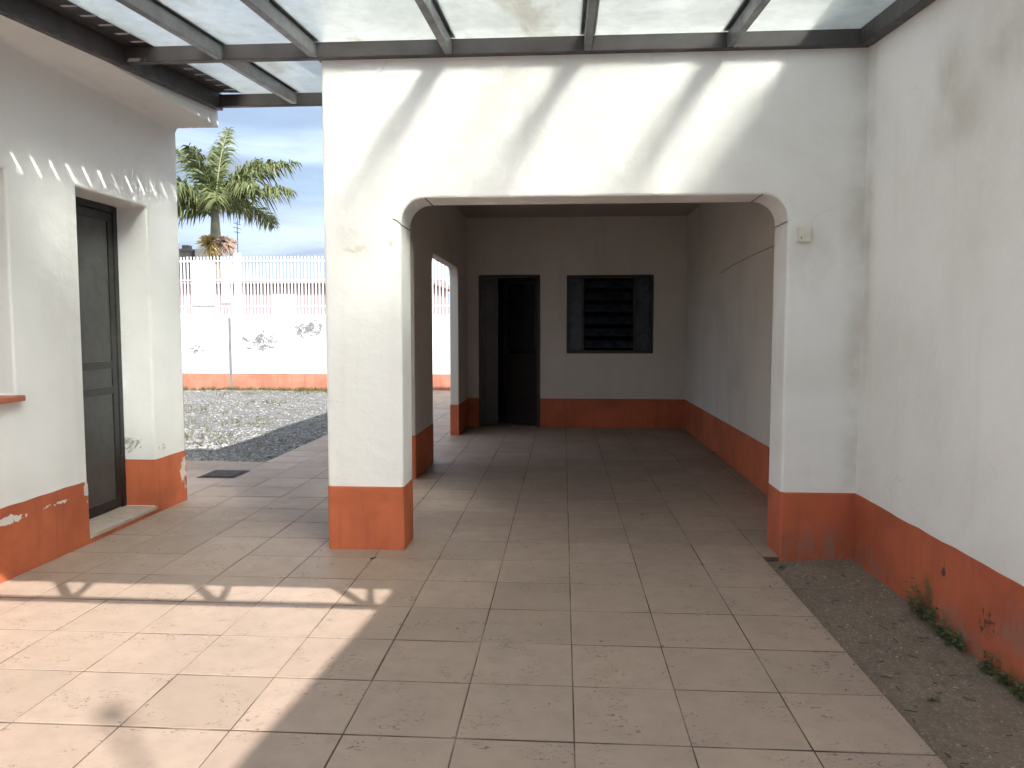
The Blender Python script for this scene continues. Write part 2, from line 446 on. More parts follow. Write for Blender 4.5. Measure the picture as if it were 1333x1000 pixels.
# ------------------------------------------------------------------ carport
AH, AR = 2.245, .15        # arch head height, corner radius
def arc(cx, cz, r, a0, a1, n=8):
    return [(cx+r*math.cos(R(a0+(a1-a0)*k/n)), cz+r*math.sin(R(a0+(a1-a0)*k/n))) for k in range(n+1)]
FY0, FY1 = 4.83, 5.13
cp = empty('carport', (0,8,0), 'white rendered carport with a round cornered front opening and orange base band', 'carport')
xl,xr = -1.02,1.36
poly = [(-1.515,-.06),(xl,-.06)]+arc(xl+AR,AH-AR,AR,180,90)+arc(xr-AR,AH-AR,AR,90,0)+[(xr,-.06),(1.85,-.06),(1.85,3.65),(-1.515,3.65)]
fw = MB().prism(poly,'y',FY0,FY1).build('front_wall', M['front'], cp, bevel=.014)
e=.003
for (x0,x1,m) in ((-1.515-e,xl+e,'orange'),(xr-e,1.84,'orange_r')):
    MB().box(x0,x1,FY0-e,FY1+e,-.07,.42).build('skirting', M[m], cp, bevel=.014)
# left side wall with two openings
a0,a1 = 5.13,7.2; b0,b1 = 8.2,10.25
poly = [(a0,AH)]+arc(a1-AR,AH-AR,AR,90,0)+[(a1,-.06),(b0,-.06)]+arc(b0+AR,AH-AR,AR,180,90)+arc(b1-AR,AH-AR,AR,90,0)+[(b1,-.06),(11.25,-.06),(11.25,3.05),(a0,3.05)]
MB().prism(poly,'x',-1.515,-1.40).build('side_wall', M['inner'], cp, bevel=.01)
for (y0,y1) in ((a1-e,b0+e),(b1-e,11.248)):
    MB().box(-1.515-e,-1.40+e,y0,y1,-.06,.42).build('skirting', M['orange'], cp, bevel=.008)
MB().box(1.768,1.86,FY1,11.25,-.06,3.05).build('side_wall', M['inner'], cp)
MB().box(1.764,1.80,FY1+.004,11.246,-.06,.42).build('skirting', M['orange'], cp, bevel=.003)
# rear wall: door and window openings
dx0,dx1,dz = -1.235,-.335,2.22
wx0,wx1,wz0,wz1 = .05,1.30,1.085,2.215
us=[-1.515,dx0,dx1,wx0,wx1,1.86]; vs_=[-.06,wz0,wz1,dz,3.05]
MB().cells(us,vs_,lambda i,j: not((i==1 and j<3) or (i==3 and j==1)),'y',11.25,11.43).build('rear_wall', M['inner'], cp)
MB().box(-1.40,dx0,11.247,11.26,-.06,.42).build('skirting', M['orange'], cp)
MB().box(dx1,1.764,11.247,11.26,-.06,.42).build('skirting', M['orange'], cp)
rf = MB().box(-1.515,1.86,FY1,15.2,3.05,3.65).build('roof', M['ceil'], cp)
# dim room behind the rear wall
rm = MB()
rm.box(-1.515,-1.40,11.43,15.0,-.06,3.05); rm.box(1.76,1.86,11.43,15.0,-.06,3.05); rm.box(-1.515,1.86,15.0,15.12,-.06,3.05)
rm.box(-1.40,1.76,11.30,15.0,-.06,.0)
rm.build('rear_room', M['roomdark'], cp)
# rear door: frame, fixed side leaf and an open leaf swung inwards
fr = MB(); w=.045
fr.box(dx0,dx0+w,11.235,11.33,0,dz); fr.box(dx1-w,dx1,11.235,11.33,0,dz); fr.box(dx0+w,dx1-w,11.235,11.33,dz-w,dz)
df = fr.build('door_frame', M['bronze'], cp, bevel=.004)
lf = MB(); lx0,lx1=dx0+w,dx0+w+.235
lf.box(lx0,lx0+.04,11.26,11.30,.02,dz-w); lf.box(lx1-.04,lx1,11.26,11.30,.02,dz-w)
lf.box(lx0+.04,lx1-.04,11.26,11.30,.02,.16); lf.box(lx0+.04,lx1-.04,11.26,11.30,dz-w-.06,dz-w); lf.box(lx0+.04,lx1-.04,11.26,11.30,1.0,1.07)
lf.box(lx0+.04,lx1-.04,11.275,11.285,.16,1.0); lf.box(lx0+.04,lx1-.04,11.275,11.285,1.07,dz-w-.06)
d1 = lf.build('side_leaf', M['bronze'], cp, bevel=.003)
MB().box(lx1-.012,lx1+.004,11.245,11.262,.95+.25,1.98).build('handle', M['rafter'], d1, bevel=.003)
Mx = Matrix.Translation((dx1-w,11.31,0)) @ Matrix.Rotation(R(-30),4,'Z')
ol = MB()
ol.box(-.60,-.55,0,.04,.02,dz-w,Mx); ol.box(-.05,0,0,.04,.02,dz-w,Mx)
ol.box(-.55,-.05,0,.04,.02,.2,Mx); ol.box(-.55,-.05,0,.04,dz-w-.07,dz-w,Mx); ol.box(-.55,-.05,0,.04,.98,1.06,Mx); ol.box(-.55,-.05,.015,.025,.2,.98,Mx)
dl = ol.build('door_leaf', M['bronze'], cp, bevel=.003)
MB().box(-.55,-.05,.016,.024,1.06,dz-w-.07,Mx).build('pane', M['dglass'], dl)
# window: frame, side panes, louvre blades
wf = MB(); w=.045
wf.box(wx0,wx0+w,11.24,11.31,wz0,wz1); wf.box(wx1-w,wx1,11.24,11.31,wz0,wz1)
wf.box(wx0+w,wx1-w,11.24,11.31,wz0,wz0+w); wf.box(wx0+w,wx1-w,11.24,11.31,wz1-w,wz1)
for x in (wx0+.235,wx1-.265): wf.box(x-.02,x+.02,11.25,11.30,wz0+w,wz1-w)
win = wf.build('window', M['bronze'], cp, bevel=.004)
MB().box(wx0+w,wx0+.215,11.27,11.278,wz0+w,wz1-w).build('pane', M['louvre'], win)
MB().box(wx1-.245,wx1-w,11.27,11.278,wz0+w,wz1-w).build('pane', M['louvre'], win)
nb=6
for k in range(nb):
    zc = wz0+w+(wz1-wz0-2*w)*(k+.5)/nb
    Mk = Matrix.Translation((0,11.285,zc)) @ Matrix.Rotation(R(-48),4,'X')
    MB().box(wx0+.258,wx1-.288,-.004,.004,-.075,.075,Mk).build('louvre_blade', M['louvre'], win)
# small things fixed on the front wall
jb = MB().box(1.415,1.50,FY0-.012,FY0,1.955,2.045).build('junction_box_cover', M['plate'], cp, bevel=.004)
MB().box(1.436,1.444,FY0-.015,FY0-.0118,1.975,1.983).build('screw', M['crack'], jb)
for (x,z,an) in ((xl+.004,AH-AR-.015,0),(xr-.004,AH-AR-.015,0)):
    MB().box(x-.003,x+.003,FY0-.004,FY1-.01,z-.0025,z+.0025).build('joint_line', M['cement'], cp)
for x in (xl+AR+.005,xr-AR-.005):
    MB().box(x-.0035,x+.0035,FY0-.004,FY1-.01,AH-.004,AH+.003).build('joint_line', M['cement'], cp)
MB().tube([(xl-.05,FY0-.004,AH-AR+.022),(xl-.02,FY0-.018,AH-AR+.008),(xl+.012,FY0-.012,AH-AR-.022)],.004,6).build('wire_stub', M['crack'], cp)
MB().tube([(1.766,8.9,2.06),(1.766,8.2,2.10),(1.766,7.4,2.12),(1.766,6.5,2.13)],.004,6).build('cable', M['cement'], cp)

# ------------------------------------------------------------------ right garden wall
gw = empty('garden_wall', (1.9,-1,0), 'tall stained white garden wall with orange base running along the soil strip on the right', 'wall')
tops=[(5.128,3.60),(.7,3.72),(-.8,3.88),(-8,4.4)]       # the wall climbs a little towards the street
MB().prism([(-8,-.2),(5.128,-.2)]+tops,'x',1.81,2.0).build('wall_body', M['side'], gw)
tc_=[(4.826,3.608)]+tops[1:]
MB().prism(tc_+[(y,z+.05) for y,z in tc_[::-1]],'x',1.79,2.02).build('coping', M['cement'], gw, bevel=.01)
MB().prism(wavy(-8,4.826,-.2,.415,3),'x',1.8065,1.83).build('skirting', M['orange_r'], gw)

# ------------------------------------------------------------------ left house
hs = empty('house', (-5,0,0), 'white house wall at left with recessed dark door, flat roof eave and peeling orange base', 'house')
LX=-3.15
hy=[-8,2.9,4.215,4.85,5.70,6.18]; hz=[-.06,.055,1.044,2.33,2.35,3.06]
def hf(i,j):
    if i==3 and j in (1,2,3): return False
    if i==1 and j==2: return False
    return True
MB().cells(hy,hz,hf,'x',LX-.26,LX).build('wall', M['wall'], hs, bevel=.012)
hb=MB(); hb.box(-7.5,LX-.26,5.92,6.18,-.06,3.06); hb.box(-7.5,-7.3,-8,5.92,-.06,3.06); hb.box(-7.3,LX-.26,-8,-7.8,-.06,3.06)
hb.build('wall', M['wall'], hs)
for (y0,y1) in ((-8,4.85+.0),(5.70,6.183)):
    s_=MB(); s_.prism(wavy(y0,y1,-.06,.42,int(y1*10)),'x',LX-.02,LX+.003); s_.build('skirting', M['orange_l'], hs)
MB().box(-7.5,LX-.02,6.1,6.183,-.06,.42).build('skirting', M['orange_l'], hs)
MB().box(LX-.25,LX-.0,5.697,5.72,.05,.42).build('skirting', M['orange_l'], hs)
MB().box(LX-.25,LX+.003,4.85,5.70,-.06,.03).build('skirting', M['orange_l'], hs)
MB().box(LX-.26,LX+.012,4.852,5.696,.03,.058).build('threshold', M['stonestep'], hs, bevel=.004)
MB().box(-7.7,-2.80,-8.2,6.2,3.06,3.30).build('roof', M['wall'], hs, bevel=.008)
cv=[(LX,3.06)]+[(LX+.035-.035*math.sin(R(90*k/8)),3.06-.035+.035*math.cos(R(90*k/8))) for k in range(9)]
MB().prism(cv,'y',-8,6.18).build('cove', M['wall'], hs, smooth=False)
# door
D0=LX-.235
fr=MB(); y0,y1=4.853,5.697; t=.05
fr.box(D0-.06,D0,y0,y0+t,.058,2.348); fr.box(D0-.06,D0,y1-t,y1,.058,2.348); fr.box(D0-.06,D0,y0+t,y1-t,2.298,2.348)
dfh=fr.build('door_frame', M['doorframe'], hs, bevel=.004)
dd=MB(); y0+=t+.004; y1-=t+.004
for (a,b_) in ((y0,y0+.06),(y1-.06,y1)): dd.box(D0-.045,D0-.008,a,b_,.066,2.294)
for (c,d_) in ((.066,.14),(2.23,2.294),(.94,1.0),(1.13,1.19)): dd.box(D0-.045,D0-.008,y0+.06,y1-.06,c,d_)
hd=dd.build('door', M['doorframe'], hs, bevel=.004)
pn=MB()
for (c,d_) in ((.14,.94),(1.0,1.13),(1.19,2.23)): pn.box(D0-.03,D0-.018,y0+.06,y1-.06,c,d_)
pn.build('panel', M['door'], hd)
for z in (.35,1.9): MB().tube([(D0-.002,y1+.003,z),(D0-.002,y1+.003,z+.11)],.011,8).build('hinge', M['hinge'], hd)
hn=MB(); hn.box(D0-.008,D0-.003,y0+.012,y0+.048,1.0,1.13); hn.tube([(D0-.003,y0+.03,1.09),(D0+.035,y0+.03,1.09),(D0+.04,y0+.05,1.09),(D0+.04,y0+.13,1.085)],.008,8)
hn.build('handle', M['hinge'], hd)
# window
W0=LX-.2
wf=MB(); y0,y1,z0,z1=2.904,4.211,1.048,2.326
wf.box(W0-.05,W0,y0,y0+.05,z0,z1); wf.box(W0-.05,W0,y1-.05,y1,z0,z1); wf.box(W0-.05,W0,y0+.05,y1-.05,z0,z0+.05); wf.box(W0-.05,W0,y0+.05,y1-.05,z1-.05,z1); wf.box(W0-.045,W0-.005,3.55,3.6,z0+.05,z1-.05)
hw=wf.build('window', M['doorframe'], hs, bevel=.004)
MB().box(W0-.03,W0-.022,y0+.05,3.55,z0+.05,z1-.05).build('pane', M['dglass'], hw)
MB().box(W0-.03,W0-.022,3.6,y1-.05,z0+.05,z1-.05).build('pane', M['dglass'], hw)
MB().box(LX-.19,LX+.05,2.86,4.235,1.012,1.046).build('sill', M['sill'], hw, bevel=.006)

bh = empty('skylight_blocker', (-.7,-6,0), 'unseen plain white building added behind the viewer to hold back skylight', 'building')  # unseen building added to cut ambient light on the carport inside
MB().cells([-3.4,-1.6,-.7,.4,1.4,1.809],[-.06,1.0,2.1,3.3],lambda i,j: not((i==1 and j<2) or (i==3 and j==1)),'y',-5.2,-5.0).build('wall', M['wall'], bh, bevel=.01)
MB().box(-3.6,1.8,-8,-4.7,3.3,3.5).build('roof', M['wall'], bh)
MB().box(-1.6,-.7,-5.15,-5.1,0,2.1).build('door', M['door'], bh)
MB().box(.4,1.4,-5.15,-5.12,1.0,2.1).build('window', M['dglass'], bh)

# ------------------------------------------------------------------ glass canopy
SL=.085
def cz(y): return 3.10+SL*(y-4.80)
cn = empty('glass_canopy', (-.5,3.3,2.95), 'dark steel lean-to canopy glazed with dirty frosted glass above the courtyard', 'canopy')
YC, YE = 1.74, 6.17
def sloped(x0,x1,y0,y1,h0,h1):
    m=MB(); return m.add([(x0,y0,cz(y0)+h0),(x1,y0,cz(y0)+h0),(x1,y1,cz(y1)+h0),(x0,y1,cz(y1)+h0),(x0,y0,cz(y0)+h1),(x1,y0,cz(y0)+h1),(x1,y1,cz(y1)+h1),(x0,y1,cz(y1)+h1)],
        [(0,3,2,1),(4,5,6,7),(0,1,5,4),(1,2,6,5),(2,3,7,6),(3,0,4,7)])
rx=[(-2.14,YE-.05),(-1.545,4.77),(-.705,4.77),(.14,4.77),(.985,4.77)]
for x,ye in rx:
    sloped(x-.022,x+.022,YC,ye,0,.085).build('rafter', M['rafter'], cn, bevel=.003)
    sloped(x-.045,x+.045,YC,ye,.101,.112).build('cap_strip', M['rafter'], cn)
sloped(-2.795,-2.745,YC,YE,-.03,.10).build('edge_beam', M['beam'], cn, bevel=.004)
sloped(1.735,1.805,YC,4.77,-.01,.10).build('edge_beam', M['beam'], cn, bevel=.004)
sloped(-2.7,1.735,3.535,3.565,.02,.085).build('purlin', M['rafter'], cn)
MB().box(-2.745,1.805,4.77,4.826,3.095,3.19).build('cross_beam', M['beam'], cn, bevel=.004)
MB().box(-2.745,-1.52,YE-.05,YE,cz(YE)-.01,cz(YE)+.085).build('cross_beam', M['beam'], cn, bevel=.004)
sloped(-1.54,-1.519,4.826,YE-.05,.0,.085).build('edge_beam', M['beam'], cn, bevel=.003)
bx=[-2.56,-2.14,-1.545,-.705,.14,.985,1.80]
for i in range(6):
    sloped(bx[i]+.004,bx[i+1]-.004,3.555,4.79,.089,.097).build('glass_panel', M['glass'], cn)
    o=sloped(bx[i]+.004,bx[i+1]-.004,YC+.01,3.545,.089,.097).build('glass_panel', M['glass_dimming'], cn); o['label']='lower roof pane dulled to weaken the sun below'
for (x0,x1) in ((-2.56,-2.14),(-2.14,-1.519)):
    sloped(x0+.004,x1-.004,4.80,YE,.089,.097).build('glass_panel', M['glass'], cn)
# slotted flashing between the left beam and the glass: light slips through its gaps
fl=MB(); y=YC; k=0
while y<YE-.1:
    gap = 0 if y<2.2 else random.uniform(.022,.036)
    y2=min(y+.165-gap,YE-.05)
    s_=sloped(-2.665,-2.555,y,y2,.098,.104); fl.add(s_.v,s_.f); y+=.165; k+=1
s_=sloped(-2.580,-2.5555,YC,YE-.05,.1045,.108); fl.add(s_.v,s_.f)
s_=sloped(-2.752,-2.6652,YC,YE-.05,.1005,.1065); fl.add(s_.v,s_.f)
s_=sloped(-2.675,-2.6655,YC,YE-.05,.107,.20); fl.add(s_.v,s_.f)
fl.build('slotted_flashing', M['beam'], cn)
# lattice edge truss along the front of the canopy
zt=cz(YC)+.06; zb=2.515
tr=MB(); tr.box(-2.795,1.805,YC-.05,YC,zt-.04,zt+.05); tr.box(-2.795,1.805,YC-.045,YC-.005,zb-.03,zb+.03)
x=-2.30
for x in (-2.755,-2.38,-1.58,-.78,.02,.82,1.60):
    tr.box(x-.022,x+.022,YC-.045,YC-.005,zb+.03,zt-.04)
    if x<1.5:
        tb=MB(); a=Vector((x+.03,YC-.025,zb+.02)); c=Vector((x+.20,YC-.025,zt-.03)); tb.tube([a,c],.022,6); tb.build('truss_brace', M['truss'], cn)
tr.build('edge_truss', M['truss'], cn, bevel=.003)

# ------------------------------------------------------------------ yard wall, fence, what stands beyond
yw = empty('yard_wall', (-6,18.3,0), 'low mould spotted white yard wall with pale orange base behind the gravel', 'wall')
MB().box(-18,6,18.2,18.4,-.1,1.80).build('wall_body', M['yard'], yw, bevel=.01)
MB().box(-18,6,18.19,18.21,-.1,.37).build('skirting', M['orange_y'], yw)
MB().box(-8.10,-8.04,18.186,18.2,0,1.72).build('grey_strip', M['cement'], yw)  # thin upright grey strip on the yard wall
fn = empty('fence', (-6,18.3,1.8), 'white metal picket fence standing on the low yard wall', 'fence')
fx=[-15.08,-11.48,-7.88,-4.28,-.68,2.92]
for x in fx: MB().box(x-.08,x+.08,18.24,18.36,1.80,3.28).build('post', M['white'], fn, bevel=.01)
for i in range(len(fx)-1):
    a,b_=fx[i]+.11,fx[i+1]-.11
    pk=MB(); n=int((b_-a)/.083)
    for k in range(n):
        x=a+(b_-a)*(k+.5)/n
        pk.box(x-.014,x+.014,18.285,18.315,1.82,3.20+random.uniform(-.008,.008))
    pk.build('picket_panel', M['white'], fn)
    MB().box(a,b_,18.27,18.33,3.07,3.11).build('rail', M['white'], fn); MB().box(a,b_,18.27,18.33,1.98,2.02).build('rail', M['white'], fn)
    MB().box(a,b_,18.27,18.33,2.62,2.645).build('rail', M['white'], fn)
MB().box(-9.0,-8.43,18.23,18.262,2.03,3.08).build('sheet', M['white'], fn)
MB().box(-8.27,-8.06,18.23,18.262,2.08,3.05).build('sheet', M['white'], fn)
nh = empty('neighbour_house', (-11,26,0), 'pale pink rendered house half hidden behind the white picket fence', 'house')
MB().box(-19,-4.5,25,30,-.1,2.95).build('wall', M['pink'], nh)
for x in (-16,-12.3,-9.6,-7.2):
    f_=MB(); 
    for (a,b_,c,d_) in ((0,.06,0,.9),(.74,.8,0,.9),(.06,.74,0,.06),(.06,.74,.84,.9)): f_.box(x+a,x+b_,24.96,25.0,1.7+c,1.7+d_)
    w_=f_.build('window', M['white'], nh); MB().box(x+.06,x+.74,24.975,24.995,1.76,2.54).build('shutter', M['white'], w_)
MB().prism([(24.7,2.95),(30.3,2.95),(27.5,3.25)],'x',-19.2,-4.3).build('roof', M['roof'], nh)
ch=MB(); ch.box(-13.80,-13.40,27,27.5,3.1,4.25); ch.box(-13.86,-13.34,26.93,27.57,4.25,4.34); ch.box(-13.72,-13.48,27.1,27.4,4.34,4.48)
ch.build('chimney', M['cement'], nh, bevel=.01)
MB().box(-13.30,-12.85,27.2,27.7,3.1,4.35).build('chimney', M['white'], nh, bevel=.02)
an=MB(); ax=-11.61; an.tube([(ax,27,3.1),(ax,27,5.3)],.013,6)
for (z,l) in ((5.2,.25),(5.05,.3),(4.9,.2)): an.tube([(ax-.02,27-l,z),(ax+.02,27+l,z)],.01,5)
an.build('aerial', M['hinge'], nh)

# palm
PY=26.
px_,pz0,pzc = -11.95,0,5.75
def make_palm():
    pl = empty('palm_tree', (px_,PY,0), 'tall palm with feathery green crown rising behind the fence against the sky', 'palm')
    MB().tube([(px_+.1,PY,-.1),(px_+.06,PY,1.5),(px_+.02,PY,3.0),(px_,PY,4.15)],[.26,.22,.19,.17],14).build('trunk', M['trunk'], pl, smooth=True)
    MB().tube([(px_,PY,4.15),(px_,PY,4.5),(px_,PY,5.2),(px_,PY,5.7)],[.19,.185,.14,.10],14).build('crownshaft', M['shaft'], pl, smooth=True)
    c0=Vector((px_,PY,5.55))
    # azimuth (0 = right in the photo, 90 = away), start elevation, length, droop
    fr=[(4,44,3.35,.52),(-10,24,3.1,.50),(40,64,2.5,.5),(160,62,3.1,.42),(172,30,3.0,.8),(188,8,3.0,.7),(205,42,2.9,.8),(80,80,3.1,.25),(62,20,2.8,.9),(20,58,2.7,.6),(110,66,3.0,.35),(330,38,2.4,.9),(120,30,2.9,.9),(250,30,2.6,.95),(295,24,2.5,.9),(268,64,2.5,.6),(225,12,2.7,.9)]
    rnd=random.Random(5)
    for az,el,L,dr in fr:
        d=Vector((math.cos(R(az)),math.sin(R(az)),0)); e_=R(el); n=26
        pts=[c0.copy()]; 
        for k in range(n):
            t=(k+.5)/n; ee=e_-dr*1.5*t*t-(.12 if el<20 else .0)*t
            pts.append(pts[-1]+(d*math.cos(ee)+Vector((0,0,math.sin(ee))))*L/n)
        m=MB()
        side=Vector((-d.y,d.x,0))
        for k in range(3,n+1):
            t=k/n
            tang=(pts[k]-pts[k-1]).normalized(); up=side.cross(tang)
            ll=.86*math.sin(math.pi*(.12+.80*t))**.7
            for s in (-1,1):
                for q in range(4):
                    base=pts[k]-tang*L/n*(q/4.)
                    dirv=(side*s*rnd.uniform(.45,1.1)+tang*rnd.uniform(.35,.8)+up*rnd.uniform(-.55,.65)).normalized()
                    l=ll*rnd.uniform(.75,1.1); wd=.022+.016*rnd.random()
                    a=base; b1_=base+dirv*l*.45+Vector((0,0,-.03*l)); b2_=base+dirv*l*.85+Vector((0,0,-.46*l*rnd.uniform(.5,1.4)))
                    wv=tang.cross(dirv).cross(dirv).normalized()*wd
                    m.add([a-wv*.5,a+wv*.5,b1_+wv,b1_-wv,b2_],[(0,1,2,3),(3,2,4)])
        f=m.build('frond', M['frond'], pl, weld=False)
        MB().tube(pts,[.035-.030*i/n for i in range(n+1)],6).build('rachis', M['rachis'], f)
    for nm,mat,cx,sx,seed in (('flower_spray',M['flower'],-.10,.46,1),('flower_spray',M['fruit'],.40,.40,2)):
        rn=random.Random(seed); m=MB()
        for k in range(420):
            a=rn.uniform(0,6.28); el=rn.uniform(-1.0,1.3)
            l=rn.uniform(.35,1.)*sx*1.35
            p0=Vector((px_+cx*.5,PY-.1,4.50)); dv=Vector((math.cos(a)*math.cos(el),math.sin(a)*math.cos(el)*.8,math.sin(el)*.9-.35))
            p1=p0+Vector((cx*.5,-.1,-.06))+dv*l*.6; p2=p1+dv*l*.45+Vector((0,0,-.1*l))
            w=Vector((.030,.0,.022)) if k%2 else Vector((.022,.012,.030))
            m.add([p0-w,p0+w,p1+w,p1-w,p2],[(0,1,2,3),(3,2,4)])
        m.build(nm, mat, pl, weld=False)
    return pl
make_palm()

# ------------------------------------------------------------------ small things
dg = empty('drain_grate', (-3.33,7.3,0), 'dark iron drain cover set in the paving by the house corner', 'drain')
MB().box(-3.52,-3.15,7.11,7.50,-.02,.005).build('frame', M['grate'], dg, bevel=.002)
gb=MB()
for k in range(9): 
    y=7.145+.0385*k; gb.box(-3.49,-3.18,y,y+.018,.005,.012)
gb.build('grille', M['hinge'], dg)
lp = empty('lamp_post', (5.3,-5.35,-.09), 'tall thin lamp post with round globe behind the garden wall', 'lamp')
MB().tube([(5.3,-5.35,-.09),(5.3,-5.35,9.55)],[.03,.018],10).build('pole', M['truss'], lp)
gl=MB(); gl.tube([(5.3,-5.35,9.55+.055*(1-math.cos(math.pi*k/8))) for k in range(9)],[.004+.055*math.sin(math.pi*k/8) for k in range(9)],12); gl.build('globe', M['white'], lp, smooth=True)

def weed(name,x,y,z,h,n,label,seed,spread=.5,wide=.014,group='weeds sprouting along the foot of the right wall', lean=-.2):
    rn=random.Random(seed); m=MB()
    for k in range(n):
        a=rn.uniform(0,6.28); s=rn.uniform(.1,spread)
        d=Vector((math.cos(a)*s+lean*.5,math.sin(a)*s,1)).normalized()
        l=h*rn.uniform(.35,1.); p0=Vector((x+rn.uniform(-.012,.008),y+rn.uniform(-.05,.05)*min(1.4,h/.1),z-.005))
        stem=p0+d*l
        side=d.cross(Vector((rn.uniform(-1,1),rn.uniform(-1,1),.1))).normalized()
        m.add([p0-side*.0012,p0+side*.0012,stem+side*.0008,stem-side*.0008],[(0,1,2,3)])
        for q in range(rn.randint(3,6)):
            b0_=p0+d*l*rn.uniform(.25,1.); a2=rn.uniform(0,6.28)
            dv=Vector((math.cos(a2),math.sin(a2),rn.uniform(-.1,.7))).normalized(); ll=wide*rn.uniform(1.4,3.2)
            if (b0_+dv*ll).x>1.803: dv.x=-abs(dv.x)
            w=dv.cross(Vector((0,0,1))).normalized()*wide*rn.uniform(.35,.7)
            m.add([b0_,b0_+dv*ll*.5+w,b0_+dv*ll+Vector((0,0,-.15*ll)),b0_+dv*ll*.5-w],[(0,1,2,3)])
    o=m.build(name,M['weed'],weld=False); return tag(o,label,'weed',group)
W=[(3.88,.20,26,'tallest leafy weed, at the far end of the row along the orange wall base'),
   (3.76,.13,20,'bushy weed just in front of the tallest weed at the orange wall base'),
   (3.63,.09,18,'broad low weed in the middle of the far clump by the orange wall'),
   (3.50,.09,16,'small weed at the near end of the far weed clump by the orange wall'),
   (3.24,.10,18,'weed tuft at the far end of the near clump, below the flaked paint'),
   (3.12,.08,16,'second tuft of the near weed clump by the orange wall'),
   (3.00,.085,20,'thickest green tuft of the near weed clump at the wall foot'),
   (2.88,.06,14,'low weed near the right picture edge at the wall foot'),
   (2.77,.05,12,'lowest weed nearest the right picture edge at the wall foot')]
for i,(y,h,n,l) in enumerate(W): weed('weed',1.785,y,soil_z(1.785,y),h,n,l,i+3)
weed('weed',1.345,4.70,soil_z(1.345,4.7),.035,9,'tiny dark weed at the foot of the right pillar beside the paving corner',40,1.2,.008,lean=0)
weed('weed',1.45,3.02,soil_z(1.45,3.02),.03,7,'tiny sprout alone in the bare soil near the paving edge',41,1.2,.007,lean=0)
weed('weed',1.735,8.9,0,.05,8,'small weed inside the carport at the foot of the right orange band',42,.9,.01)

rn=random.Random(11); m=MB()
for k in range(900):
    x=rn.uniform(-11,-3.6); y=18.17-abs(rn.gauss(0,.10))
    if rn.random()<.30: 
        c=rn.choice([(-6.2,17.3),(-5.6,17.6),(-7.0,16.9),(-6.6,13.0),(-6.0,11.5),(-5.2,10.2),(-4.4,9.6),(-7.4,14.2),(-5.9,15.0),(-4.9,11.6)]); x=c[0]+rn.gauss(0,.35); y=min(18.1,c[1]+rn.gauss(0,.25))
    z=-.03; h=rn.uniform(.04,.15); a=rn.uniform(0,6.28)
    for q in range(5):
        a+=1.3; w=Vector((math.cos(a),math.sin(a),0))*.006; t=Vector((rn.uniform(-.08,.08),rn.uniform(-.08,.08),h*rn.uniform(.6,1.)))
        p=Vector((x+rn.uniform(-.03,.03),y+rn.uniform(-.02,.02),z)); m.add([p-w,p+w,p+t],[(0,1,2)])
tag(m.build('grass',M['grass'],weld=False),'dry grass tufts in the gravel and along the yard wall foot','grass',kind='stuff')
m=MB(); rn=random.Random(4)
for k in range(70):
    x=rn.uniform(1.29,1.70); y=rn.uniform(2.2,4.7); a=rn.uniform(0,6.28); l=rn.uniform(.012,.06)
    p=Vector((x,y,soil_z(x,y)+.003)); q=p+Vector((math.cos(a)*l,math.sin(a)*l,.004)); q.z=soil_z(min(q.x,1.8),q.y)+.004; q.x=max(q.x,1.262)
    m.add([p,p+Vector((.003,.002,.002)),q+Vector((.002,.003,.002)),q],[(0,1,2,3)])
tag(m.build('twigs',M['twig'],weld=False),'bits of dry twig littering the bare soil strip','twigs',kind='stuff')
def fallen(x,y,s,label,seed):
    rn=random.Random(seed); a=rn.uniform(0,6.28); ca,sa=math.cos(a),math.sin(a)
    P=lambda u,v,w:(x+(u*ca-v*sa)*s,y+(u*sa+v*ca)*s,w*s+.002)
    m=MB().add([P(-1,0,.1),P(-.4,.38,.25),P(.4,.34,.2),P(1,0,.35),P(.4,-.34,.22),P(-.4,-.38,.28),P(0,0,.0)],[(0,6,1),(1,6,2),(2,6,3),(3,6,4),(4,6,5),(5,6,0)])
    return tag(m.build('fallen_leaf',M['dleaf'],weld=False),label,'leaf','dry leaves fallen on the paving')
fallen(-1.17,4.62,.028,'reddish dry leaf on the paving just in front of the left pillar',1)
fallen(.62,5.9,.022,'dark dry leaf on the paving inside the carport mouth',2)
fallen(1.15,4.25,.014,'small dark leaf on the paving near the corner of the soil strip',3)
fallen(-.10,3.62,.010,'tiny dark leaf in the middle of the open paving',4)
fallen(-2.60,4.72,.012,'tiny leaf on the paving in front of the house door',5)
fallen(1.12,3.02,.010,'tiny leaf near the right paving edge closest to the viewer',6)

# ------------------------------------------------------------------ light
SUN=Vector((.87,-1.,1.2)).normalized()
ld=bpy.data.lights.new('sun','SUN'); ld.energy=4.0; ld.angle=R(.5); ld.color=(1,.972,.938)
lo=bpy.data.objects.new('sun',ld); col.objects.link(lo); lo.location=(10,-12,20)
lo.rotation_euler=(-SUN).to_track_quat('-Z','Y').to_euler()
w=bpy.data.worlds.new('World'); scene.world=w; w.use_nodes=True
t=w.node_tree; t.nodes.clear()
def wn(ty,**kw):
    n=t.nodes.new('ShaderNode'+ty)
    for k,v in kw.items(): setattr(n,k,v)
    return n
out=wn('OutputWorld'); bg=wn('Background'); sky=wn('TexSky',sky_type='NISHITA')
sky.sun_disc=False; sky.sun_elevation=math.asin(SUN.z); sky.sun_rotation=math.atan2(SUN.x,SUN.y); sky.air_density=1.; sky.dust_density=1.; sky.ozone_density=1.4
tc=wn('TexCoord'); mp=wn('Mapping'); mp.inputs['Scale'].default_value=(1.,1.,4.5); mp.inputs['Location'].default_value=(.3,.1,.2)
nz=wn('TexNoise'); nz.inputs['Scale'].default_value=2.6; nz.inputs['Detail'].default_value=7; nz.inputs['Roughness'].default_value=.55; nz.inputs['Distortion'].default_value=.5
